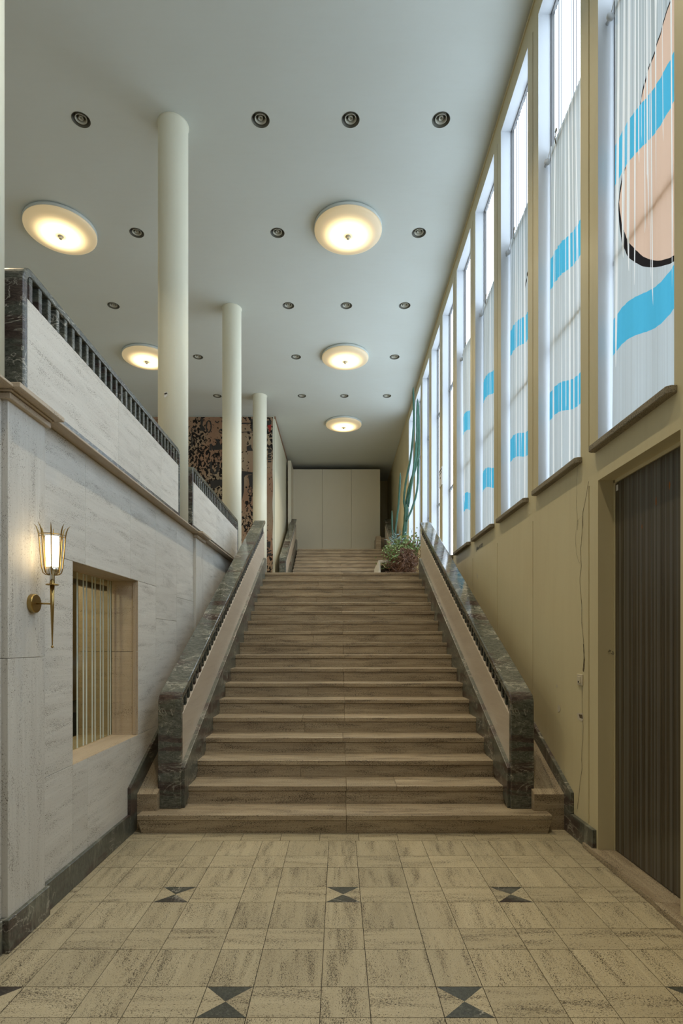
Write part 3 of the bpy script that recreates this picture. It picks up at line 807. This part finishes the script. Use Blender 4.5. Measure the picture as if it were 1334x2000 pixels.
# ------------------------------------------------------------------ ceiling with holes for the downlights
LX = 0.137
rows = [6.48, 8.27, 10.06, 11.87, 13.75]
spots = []
for r_, yy in enumerate(rows):
    xs = [(-2.97, 'leftmost'), (-0.90, 'left'), (LX, 'middle'), (1.18, 'right')] if r_ % 2 == 0 else [(-2.97, 'leftmost'), (-0.90, 'left'), (1.18, 'right')]
    if r_ == 2: xs = [(-4.03, 'leftmost')] + xs[1:]
    for xx, nm in xs: spots.append((xx, yy, r_, nm))
bm = bmesh.new()
bmesh.ops.create_cube(bm, size=1.0, matrix=Matrix.Translation((-2.55, (YB+YE)/2, ZC+0.1)) @ Matrix.Diagonal((8.9, YE-YB, 0.2, 1)))
me = bpy.data.meshes.new('ceiling'); bm.to_mesh(me); bm.free(); me.materials.append(M['ceiling'])
ce = bpy.data.objects.new('ceiling', me); col.objects.link(ce); ce['kind'] = 'structure'
bm = bmesh.new()
for (xx, yy, a, b) in spots: bmesh.ops.create_cone(bm, cap_ends=True, segments=40, radius1=0.1, radius2=0.1, depth=0.3, matrix=Matrix.Translation((xx, yy, ZC)))
cm = bpy.data.meshes.new('cut'); bm.to_mesh(cm); bm.free(); cut = bpy.data.objects.new('cut', cm); col.objects.link(cut)
md = ce.modifiers.new('b', 'BOOLEAN'); md.object = cut; md.operation = 'DIFFERENCE'; md.solver = 'EXACT'
bpy.context.view_layer.update()
nm_ = bpy.data.meshes.new_from_object(ce.evaluated_get(bpy.context.evaluated_depsgraph_get())); ce.modifiers.clear(); ce.data = nm_; nm_.name = 'ceiling'
for p in nm_.polygons: p.use_smooth = False
bpy.data.objects.remove(cut)
ROWN = ['nearest', 'second', 'third', 'fourth', 'farthest']
EXTRA = {0: 'of four', 1: 'of three', 2: 'of four', 3: 'of three', 4: 'of four'}
proto = None
def spot_label(r_, nm):
    if nm == 'leftmost': nm = 'leftmost downlight, beyond the columns,'
    else: nm = nm+' round recessed downlight'
    return '%s in the %s row on the ceiling' % (nm, ROWN[r_])
for (xx, yy, r_, nm) in spots:
    lab = spot_label(r_, nm)
    if proto is None:
        proto = thing('downlight', lab, 'downlight', (xx, yy, ZC), 'recessed ceiling downlights')
        m = MB(); m.lathe([(0.1035, -0.002), (0.0995, -0.003), (0.0985, 0.10), (0.0, 0.10)], (xx, yy, ZC), 40); m.build('housing', 'can', proto, smooth=True)
        m = MB(); m.lathe([(0.066, 0.006), (0.060, 0.006), (0.056, 0.075), (0.064, 0.075), (0.066, 0.006)], (xx, yy, ZC), 36); m.build('baffle_ring', 'baffle', proto, smooth=True)
        m = MB(); m.lathe([(0.026, 0.012), (0.021, 0.012), (0.019, 0.085), (0.025, 0.085), (0.026, 0.012)], (xx, yy, ZC), 24); m.build('inner_ring', 'baffle', proto, smooth=True)
    else: copy_tree(proto, (xx, yy, ZC), lab)

# ceiling bowl lamps
lamps = [(LX, 8.15, 'large round glowing ceiling lamp nearest the camera, above the stairs'),
         (LX, 11.80, 'round glowing ceiling lamp midway along the stairwell, second of the central row'),
         (LX, 15.42, 'farthest round ceiling lamp, above the upper flight near the partition'),
         (-4.03, 8.15, 'round glowing ceiling lamp at upper left, over the gallery'),
         (-4.03, 11.80, 'glowing ceiling lamp on the left partly hidden by the thick near column'),
         (LX, 4.52, 'added out-of-view ceiling lamp directly overhead of the first stairs'), (LX, 0.9, 'added out-of-view ceiling lamp over the tiled entrance floor'),
         (-4.03, 4.52, 'added out-of-view ceiling lamp over the near end of the gallery')]  # last three continue the rows out of view, added for their light
lp = None
for (xx, yy, lab) in lamps:
    b = (xx, yy, ZC)
    if lp is None:
        lp = thing('ceiling_lamp', lab, 'lamp', b, 'opal glass bowl ceiling lamps')
        m = MB(); m.lathe([(0.0, -0.001), (0.475, -0.001), (0.492, -0.012), (0.492, -0.050), (0.45, -0.056), (0.0, -0.056)], b, 64); m.build('mounting_ring', 'ceiling', lp, smooth=True)
        m = MB(); R0 = 0.488; prof = [(0.478, -0.052), (R0, -0.056), (R0, -0.066)]
        for k in range(1, 17):
            q = k/16; prof.append((R0*math.cos(q*PI/2)**0.9 if k < 16 else 0.0, -0.066-0.075*math.sin(q*PI/2)))
        m.lathe(prof, b, 64); m.build('glass_bowl', 'bowl', lp, smooth=True)
        m = MB(); m.lathe([(0.0, -0.136), (0.04, -0.138), (0.04, -0.146), (0.020, -0.152), (0.024, -0.166), (0.020, -0.178), (0.0, -0.182)], b, 20); m.build('finial', 'baffle', lp, smooth=True)
    else: copy_tree(lp, b, lab)
    L = bpy.data.lights.new('lamp_light', 'AREA'); L.shape = 'DISK'; L.size = 0.08; L.energy = LAMP_W; L.spread = 2.0; L.color = (1.0, 0.84, 0.58)
    lo = bpy.data.objects.new('lamp_light', L); col.objects.link(lo); lo.location = (xx, yy, ZC-0.19)

# ------------------------------------------------------------------ columns
COLL = ['cream round column cut by the left picture edge', 'thickest full cream column on the left gallery, with a torn sticker',
        'middle cream round column on the gallery', 'farthest and slimmest-looking cream column at the stair head']
for k in range(4):
    cy = 2.957+3.6*k if k else 2.915
    m = MB(); zb = LAND+0.025 if k < 3 else LAND
    m.lathe([(0, zb), (0.17, zb), (0.17, 5.0), (0.17, ZC-0.02), (0.172, ZC-0.012), (0.18, ZC), (0.0, ZC)], (-1.93, cy, 0), 64)
    if k == 1:
        root = thing('column', COLL[k], 'column', (-1.93, cy, zb), 'round gallery columns')
        m.build('shaft', 'cream', root, smooth=True)
        for pts, nm, mt in ((((320.5, 766), (327.5, 765.5), (327.5, 772), (322.5, 777), (320.5, 776)), 'sticker', 'paper'), (((321, 768), (326.5, 766.5), (327, 769), (321.5, 771)), 'sticker_print', 'ink')):
            mm = MB(); P_ = []
            rr = 0.1735 if mt == 'paper' else 0.1745
            for (a, b_) in pts:
                Yp = 6.39; Xp = (a-661.5)*Yp/1098; dx = Xp+1.93; Yp = cy-math.sqrt(max(rr*rr-dx*dx, 0)); P_.append((Xp, Yp, 1.5+(1254-b_)*Yp/1098))
            mm.face(P_); mm.build(nm, mt, root)
    else: tag(m.build('column', 'cream', base=(-1.93, cy, zb), smooth=True), COLL[k], 'column', 'round gallery columns')

# ------------------------------------------------------------------ far walls, partition, tapestry
m = MB(); m.box(-7.0, -1.70, 15.0, 15.12, LAND-.2, ZC+.05); m.box(-1.80, -1.70, 15.121, 18.55, LAND-.2, ZC+.05)
m.build('wall_back_gallery', 'cream', kind='structure')
m = MB(); m.box(-1.712, -1.688, 14.98, 18.6, ZC-0.07, ZC-0.004); m.build('trim_6', 'wood', kind='structure')
m = MB(); m.box(-7.15, -7.0, YB, 15.12, LAND-.2, ZC+.05); m.build('wall_gallery', 'ceiling', kind='structure')
m = MB(); m.box(-3.5, 2.1, YE, YE+.15, LAND, ZC+.05); m.box(-3.5, -3.4, 15.1, YE, LAND, ZC+.05); m.build('wall_back', 'wall', kind='structure')
m = MB(); m.box(1.52, 1.80, YE-.05, YE, LAND2, 7.5, 0); m.build('door_2', 'wall', kind='structure')
# tapestry
root = thing('tapestry', 'brown woven wall tapestry with black abstract marks behind the columns', 'tapestry', (-4.0, 14.98, 5.0))
m = MB(); NX, NZ = 60, 50; xa, xb, za, zb = -6.2, -1.755, 2.9, 7.49
for a in range(NX):
    for b_ in range(NZ):
        def P_(i_, j_): x_ = xa+(xb-xa)*i_/NX; z_ = za+(zb-za)*j_/NZ; return (x_+0.006*math.sin(z_*7)*(i_ == NX), 14.962+0.006*math.sin(x_*5+z_)*math.sin(z_*3), z_)
        m.face([P_(a, b_), P_(a+1, b_), P_(a+1, b_+1), P_(a, b_+1)])
m.box(xa, xb-0.01, 14.97, 14.995, za, zb)
m.build('woven_cloth', 'tapestry', root, merge=True)
def ring(m, cx, cz, rx, rz, w, n=26, a0=0, a1=2*PI, sd=0):
    rg = random.Random(sd); rr = [rg.uniform(.8, 1.2) for _ in range(n+1)]
    if a1-a0 > 6: rr[-1] = rr[0]
    pts = []
    for k in range(n+1):
        a = a0+(a1-a0)*k/n; j = 1+0.06*(rr[k]-1)*4
        pts.append(((cx+rx*j*math.cos(a), cz+rz*j*math.sin(a)), (cx+(rx-w*rr[k])*math.cos(a), cz+(rz-w*rr[k])*math.sin(a))))
    for p, q in zip(pts[:-1], pts[1:]):
        m.face([(p[0][0], 14.955, p[0][1]), (p[1][0], 14.955, p[1][1]), (q[1][0], 14.955, q[1][1]), (q[0][0], 14.955, q[0][1])])
def tp(x_, y_): return ((x_-661.5)*14.95/1098, 1.5+(1254-y_)*14.95/1098)
k_ = 14.95/1098
for (x_, y_, rx, ry, w_, a0, a1) in ((377.5, 839.5, 4.5, 6, 1.6, 0, 6.283), (407.5, 833, 6, 12.5, 2.6, 0, 6.283), (433, 842, 6, 4.5, 1.8, 0, 6.283), (428, 895, 3.5, 4, 1.2, 0, 6.283), (423, 906, 3.5, 4, 1.4, 0, 6.283),
     (419, 905, 10, 22, 5, 3.0, 6.2), (424, 822, 4, 4, 2.0, 3.1, 6.2), (488, 959, 4.5, 5, 1.6, 0, 6.283), (489, 975, 3, 5, 1.3, 0, 6.283)):
    cx_, cz_ = tp(x_, y_); m = MB(); ring(m, cx_, cz_, rx*k_, ry*k_, w_*k_, a0=a0, a1=a1, sd=int(x_)); m.build('black_motif', 'ink', root)
def poly(pts, jn=2):
    P_ = []
    for a, b_ in zip(pts, pts[1:]+pts[:1]):
        for t in [q/jn for q in range(jn)]:
            x_, z_ = tp(a[0]+(b_[0]-a[0])*t+random.uniform(-.7, .7), a[1]+(b_[1]-a[1])*t+random.uniform(-.7, .7)); P_.append((x_, 14.953, z_))
    m = MB(); m.face(list(reversed(P_))); m.build('black_motif', 'ink', root)
poly([(390, 817), (397, 817), (396, 830), (401, 838), (398, 842), (390, 841), (392, 830)])
poly([(420, 856), (427, 858), (431, 868), (436, 868), (436, 878), (415, 879), (414, 872), (424, 868)])
poly([(409, 868), (414, 866), (413, 880), (408, 879)])
poly([(410, 938), (436, 936), (436, 948), (425, 950), (418, 955), (411, 950)], 3)
poly([(374, 852), (376, 852), (377, 872), (374, 872)])
poly([(472, 919), (494, 922), (494, 926), (480, 928), (477, 932), (476, 960), (472, 980), (470, 960)], 3)
poly([(484, 928), (494, 926), (494, 956), (488, 950)], 2)
poly([(470, 826), (494, 825), (494, 827), (470, 828)], 3); poly([(470, 843), (494, 843), (494, 845), (470, 845)], 3)
poly([(490, 818), (494, 818), (494, 842), (491, 842)])
poly([(482, 872), (490, 868), (494, 880), (483, 881)])
poly([(520.5, 822), (529, 821), (530, 828), (526, 831), (520.5, 830)])
for q in range(7): poly([(523, 873+q*4.6), (530, 872+q*4.6), (530, 874.5+q*4.6), (524, 876+q*4.6)], 1)
poly([(521, 1058), (528, 1058), (528, 1070), (521, 1069)]); poly([(521, 1076), (530, 1075), (530, 1077), (521, 1078)]); poly([(521, 1081), (530, 1080), (530, 1086), (521, 1085)])
m = MB()
P_ = [tp(*q) for q in ((522, 831), (530, 829), (529, 838), (527, 845), (525, 838))]; m.face([(a, 14.952, b_) for a, b_ in reversed(P_)]); m.build('red_motif', plain('red_wool', (0.35, 0.04, 0.03), 0.95), root)
# partition
root = thing('partition', 'tall pale three-panel partition at the head of the upper flight', 'partition', (-0.1, 19.0, LAND2))
js = [-1.56, -0.55, 0.43, 1.405]
for a, b_ in zip(js[:-1], js[1:]):
    m = MB(); m.box(a, b_-0.006, 19.0, 19.06, LAND2, 7.34); m.build('panel', 'white', root, bevel=0.002, seg=1)
m = MB(); m.box(-1.635, -1.535, 18.09, 19.0, LAND2+.002, 7.34); m.build('side_wing', 'white', root, bevel=0.002, seg=1)
# travertine plinth at its foot
m = MB(); m.box(1.20, 1.36, 18.05, 18.95, LAND2, LAND2+0.42, 0, 0); m.box(1.36, 1.5, 18.3, 18.95, LAND2, LAND2+0.42, 0, 0)
tag(m.build('stone_plinth', 'trav_step', base=(1.35, 18.5, LAND2), bevel=0.003, seg=1), 'low travertine block beside the partition at the top right of the upper flight', 'plinth')

# ------------------------------------------------------------------ sconce
SY, SX = 2.94, -1.498
root = thing('wall_sconce', 'brass torch-shaped wall sconce with lit white glass on the left stone pilaster', 'lamp', (-1.605, SY, 1.70))
m = MB(); m.lathe([(0, 0), (0.050, 0), (0.050, 0.022), (0.047, 0.026), (0, 0.026)], (-1.605, SY, 1.702), 40, axis=0); m.build('back_plate', 'brass', root, smooth=False, bevel=0.002, merge=True)
m = MB(); m.tube([(-1.580, SY, 1.702), (SX, SY, 1.700)], 0.0045, 12); m.build('arm', 'brass', root, smooth=True)
m = MB(); m.lathe([(0, 1.482), (0.0028, 1.482), (0.005, 1.56), (0.009, 1.68), (0.0115, 1.796), (0, 1.796)], (SX, SY, 0), 20); m.build('tapered_stem', 'brass', root, smooth=True)
m = MB(); m.lathe([(0, -0.0075), (0.005, -0.005), (0.0075, 0), (0.005, 0.005), (0, 0.0075)], (SX, SY, 1.475), 16); m.build('ball_tip', 'brass', root, smooth=True)
m = MB(); m.lathe([(0, 1.796), (0.030, 1.797), (0.032, 1.800), (0.030, 1.803), (0, 1.803)], (SX, SY, 0), 28); m.build('drip_disc', 'brass', root, smooth=True)
m = MB(); m.lathe([(0.0, 1.80), (0.0125, 1.80), (0.0125, 1.848), (0.018, 1.853), (0.024, 1.860), (0.030, 1.872), (0.031, 1.892), (0.029, 1.892), (0.0, 1.88)], (SX, SY, 0), 28); m.build('collar', 'chrome', root, smooth=True)
m = MB(); m.lathe([(0.0, 1.89), (0.0285, 1.890), (0.031, 1.95), (0.0325, 2.052), (0.0295, 2.052), (0.0, 2.045)], (SX, SY, 0), 32); m.build('glass_cylinder', 'sconce_glass', root, smooth=True)
m = MB(); m.tube([(SX+0.0645*math.cos(a*PI/20), SY+0.0645*math.sin(a*PI/20), 2.058) for a in range(41)], 0.0026, 8); m.build('cage_ring', 'brass', root, smooth=True)
for q in range(8):
    a = q*PI/4+0.39; ca, sa = math.cos(a), math.sin(a)
    P_ = [(0.012, 1.850), (0.032, 1.853), (0.043, 1.862), (0.049, 1.885), (0.056, 1.96), (0.0625, 2.05), (0.066, 2.075), (0.074, 2.098), (0.086, 2.112)]
    m = MB(); m.tube([(SX+r_*ca, SY+r_*sa, z_) for r_, z_ in P_], [.0022, .0026, .0028, .0028, .0028, .0030, .0036, .0024, .0006], 8); m.build('cage_rod', 'brass', root, smooth=True)
L = bpy.data.lights.new('sconce_light', 'POINT'); L.energy = 1.6; L.color = (1.0, 0.66, 0.30); L.shadow_soft_size = 0.035
lo = bpy.data.objects.new('sconce_light', L); col.objects.link(lo); lo.location = (SX, SY, 2.00)
bpy.data.objects['glass_cylinder'].visible_shadow = True
L.energy = 0.0
L = bpy.data.lights.new('room_light', 'POINT'); L.energy = 20; L.color = (1.0, 0.82, 0.60); L.shadow_soft_size = 0.1
lo = bpy.data.objects.new('room_light', L); col.objects.link(lo); lo.location = (-2.6, 3.7, 2.1)

# ------------------------------------------------------------------ planter and plants on the landing
PX0, PX1, PY0, PY1, PH = 0.80, 1.50, 11.3, 12.7, LAND+0.46
root = thing('planter', 'low white box planter on the landing holding cacti and shrubs', 'planter', ((PX0+PX1)/2, (PY0+PY1)/2, LAND))
m = MB(); tk = 0.04
m.box(PX0, PX0+tk, PY0, PY1, LAND, PH); m.box(PX1-tk, PX1, PY0, PY1, LAND, PH); m.box(PX0+tk, PX1-tk, PY0, PY0+tk, PH-0.05, PH); m.box(PX0+tk, PX1-tk, PY0, PY0+tk, LAND, LAND+0.06); m.box(PX0+tk, PX1-tk, PY1-tk, PY1, LAND, PH)
m.build('box', 'planter', root, bevel=0.005)
m = MB(); m.box(PX0+tk, PX1-tk, PY0+0.3, PY1-tk, LAND+.02, PH-0.06); m.box(PX0+tk, PX1-tk, PY0+0.05, PY0+0.3, LAND+.02, LAND+0.10); m.build('soil', 'soil', root)
def w2(x_, y_, Yp): return ((x_-661.5)*Yp/1098, Yp, 1.5+(1254-y_)*Yp/1098)
def spath(pts, n=6):          # smooth (Catmull-Rom)
    P_ = [Vector(p) for p in pts]; P_ = [P_[0]*2-P_[1]]+P_+[P_[-1]*2-P_[-2]]; out = []
    for i in range(1, len(P_)-2):
        for k in range(n):
            t = k/n; a, b, c, d = P_[i-1], P_[i], P_[i+1], P_[i+2]
            out.append(0.5*((2*b)+(c-a)*t+(2*a-5*b+4*c-d)*t*t+(3*b-a-3*c+d)*t**3))
    out.append(P_[-2]); return out
def cactus(label, stems, base):
    root = thing('cactus', label, 'cactus', base)
    for pts, r0 in stems:
        path = spath(pts, 8); n = len(path)
        rr = [r0*(1.0 if k < n-3 else (0.85, 0.6, 0.2)[k-n+3])*(1+0.06*math.sin(k*1.3)) for k in range(n)]
        MB().tube(path, rr, 20, 0, 0.20, 5).build('stem', 'cactus', root, smooth=True)
    return root
yb = 12.2
cactus('very tall branching green cactus in front of the far windows, reaching the ceiling',
       [([w2(787, 1075, yb), w2(790, 1045, yb), w2(793, 1010, yb), w2(794, 985, yb)], 0.044),
        ([w2(791, 993, yb), w2(789, 975, yb), w2(793, 940, yb), w2(801, 900, yb), w2(806, 860, yb), w2(808.5, 820, yb), w2(808, 790, yb), w2(807, 756, yb)], 0.020),
        ([w2(792, 990, yb+.1), w2(800, 950, yb+.1), w2(811, 915, yb+.1), w2(817, 890, yb+.1), w2(818, 850, yb+.1), w2(817, 815, yb+.1), w2(816, 781, yb+.1)], 0.026),
        ([w2(797, 990, yb), w2(803, 945, yb), w2(811, 905, yb), w2(814, 860, yb), w2(814.5, 820, yb), w2(815.5, 779, yb)], 0.019),
        ([w2(798, 985, yb-.1), w2(806, 930, yb-.1), w2(811, 890, yb-.1), w2(813, 857, yb-.1)], 0.019),
        ([w2(794, 1018, yb-.05), w2(804, 995, yb-.05), w2(812, 970, yb-.05), w2(816, 945, yb-.05), w2(817, 915, yb-.05), w2(818, 895, yb-.05)], 0.019)], w2(787, 1075, yb)[:2]+(PH-.06,))
cactus('slender single-stem cactus left of the tall one', [([w2(772, 1055, yb), w2(773, 1030, yb), w2(778, 990, yb), w2(780.5, 955, yb), w2(782, 923, yb)], 0.019)], w2(772, 1075, yb)[:2]+(PH-.06,))
cactus('shortest thin cactus at the left end of the planter', [([w2(768, 1055, yb), w2(766, 1030, yb), w2(765.5, 997, yb)], 0.015)], w2(768, 1075, yb)[:2]+(PH-.06,))
def leaf_quad(m, p, d, L, w):
    d = d.normalized(); s = d.cross(Vector((random.uniform(-1, 1), random.uniform(-1, 1), random.uniform(-.3, 1)))).normalized()*w
    up = d.cross(s).normalized()*w*0.3
    m.face([p, p+d*L*.45+s+up, p+d*L, p+d*L*.45-s+up])
def bush(name, label, c, rx, rz, n, ml, mleaf, Ls, Lw, nst=14, droop=0.0):
    root = thing(name, label, 'plant', (c[0], c[1], PH-.06))
    ms = MB(); ml_ = MB(); base = Vector((c[0], c[1], PH-.06))
    for k in range(nst):
        end = Vector((c[0]+random.uniform(-rx, rx), c[1]+random.uniform(-.28, .28), c[2]+random.uniform(-rz, rz)))
        mid = (base+end)/2+Vector((random.uniform(-.1, .1), random.uniform(-.1, .1), 0.05))
        pa = spath([base+Vector((random.uniform(-.05, .05), random.uniform(-.05, .05), 0)), mid, end], 5); ms.tube(pa, [0.007]*(len(pa)-1)+[0.003], 5)
        for q in range(n//nst):
            p = pa[random.randint(3, len(pa)-1)]+Vector([random.gauss(0, 0.06) for _ in range(3)])
            leaf_quad(ml_, p, Vector((random.uniform(-1, 1), random.uniform(-1, 1), random.uniform(-.3, 1))), Ls*random.uniform(.7, 1.3), Lw)
    ms.build('stem', 'dry', root); ml_.build('foliage', mleaf, root)
    return root
cx, _, cz = w2(790, 1062, 11.3); bush('leafy_shrub', 'bright green leafy shrub at the foot of the tall cactus', (cx, 11.3, cz), 0.24, 0.12, 440, None, 'leaf', 0.07, 0.02, 20)
cx, _, cz = w2(766, 1080, 11.1); bush('leafy_shrub', 'yellowish green shrub at the left edge of the planter', (cx, 11.12, cz), 0.10, 0.16, 340, None, 'leaf', 0.06, 0.014, 14)
cx, _, cz = w2(776, 1056, 11.9); bush('silver_succulent', 'small silvery blue spiky succulent between the cactus feet', (cx, 11.9, cz), 0.16, 0.10, 150, None, 'silver', 0.13, 0.014, 12)
cx, _, cz = w2(757, 1111, 11.38); bush('leafy_shrub', 'small low green sprig inside the front left corner of the white planter', (cx, 11.5, cz+.02), 0.07, 0.06, 90, None, 'leaf', 0.05, 0.014, 8)
cx, _, cz = w2(812, 1058, 11.7); bush('leafy_shrub', 'sparse green sprig reaching right towards the stair rail', (cx, 11.6, cz), 0.10, 0.18, 120, None, 'leaf', 0.06, 0.018, 9)
# dried tangle spilling over the planter
cx, _, cz = w2(787, 1092, 11.3); root = thing('dried_vine', 'tangled brown dried vine spilling over the front of the white planter', 'plant', (cx, 11.42, PH-.06))
m = MB()
for k in range(260):
    a = random.uniform(0, 2*PI); pts = [Vector((cx+random.uniform(-.05, .05), 11.45, PH-.04))]
    r_ = random.uniform(.05, .25); th = random.uniform(-0.6, PI+0.6)
    c_ = Vector((cx+math.cos(th)*r_*0.85, 11.22+random.uniform(-.12, .10), cz-0.05+math.sin(th)*r_*0.8))
    if k % 3 == 0: c_ = Vector((cx+random.uniform(-.18, .22), 11.16, cz-random.uniform(.1, .33)))
    for q in range(5): pts.append(c_+Vector((random.gauss(0, .08), random.gauss(0, .05), random.gauss(0, .08))))
    pa = spath(pts, 5); m.tube(pa, [0.0042]*(len(pa)-1)+[0.002], 4)
m.build('stem', 'dry', root)

# tidy helper properties
for o in bpy.data.objects:
    if '_b' in o: del o['_b']
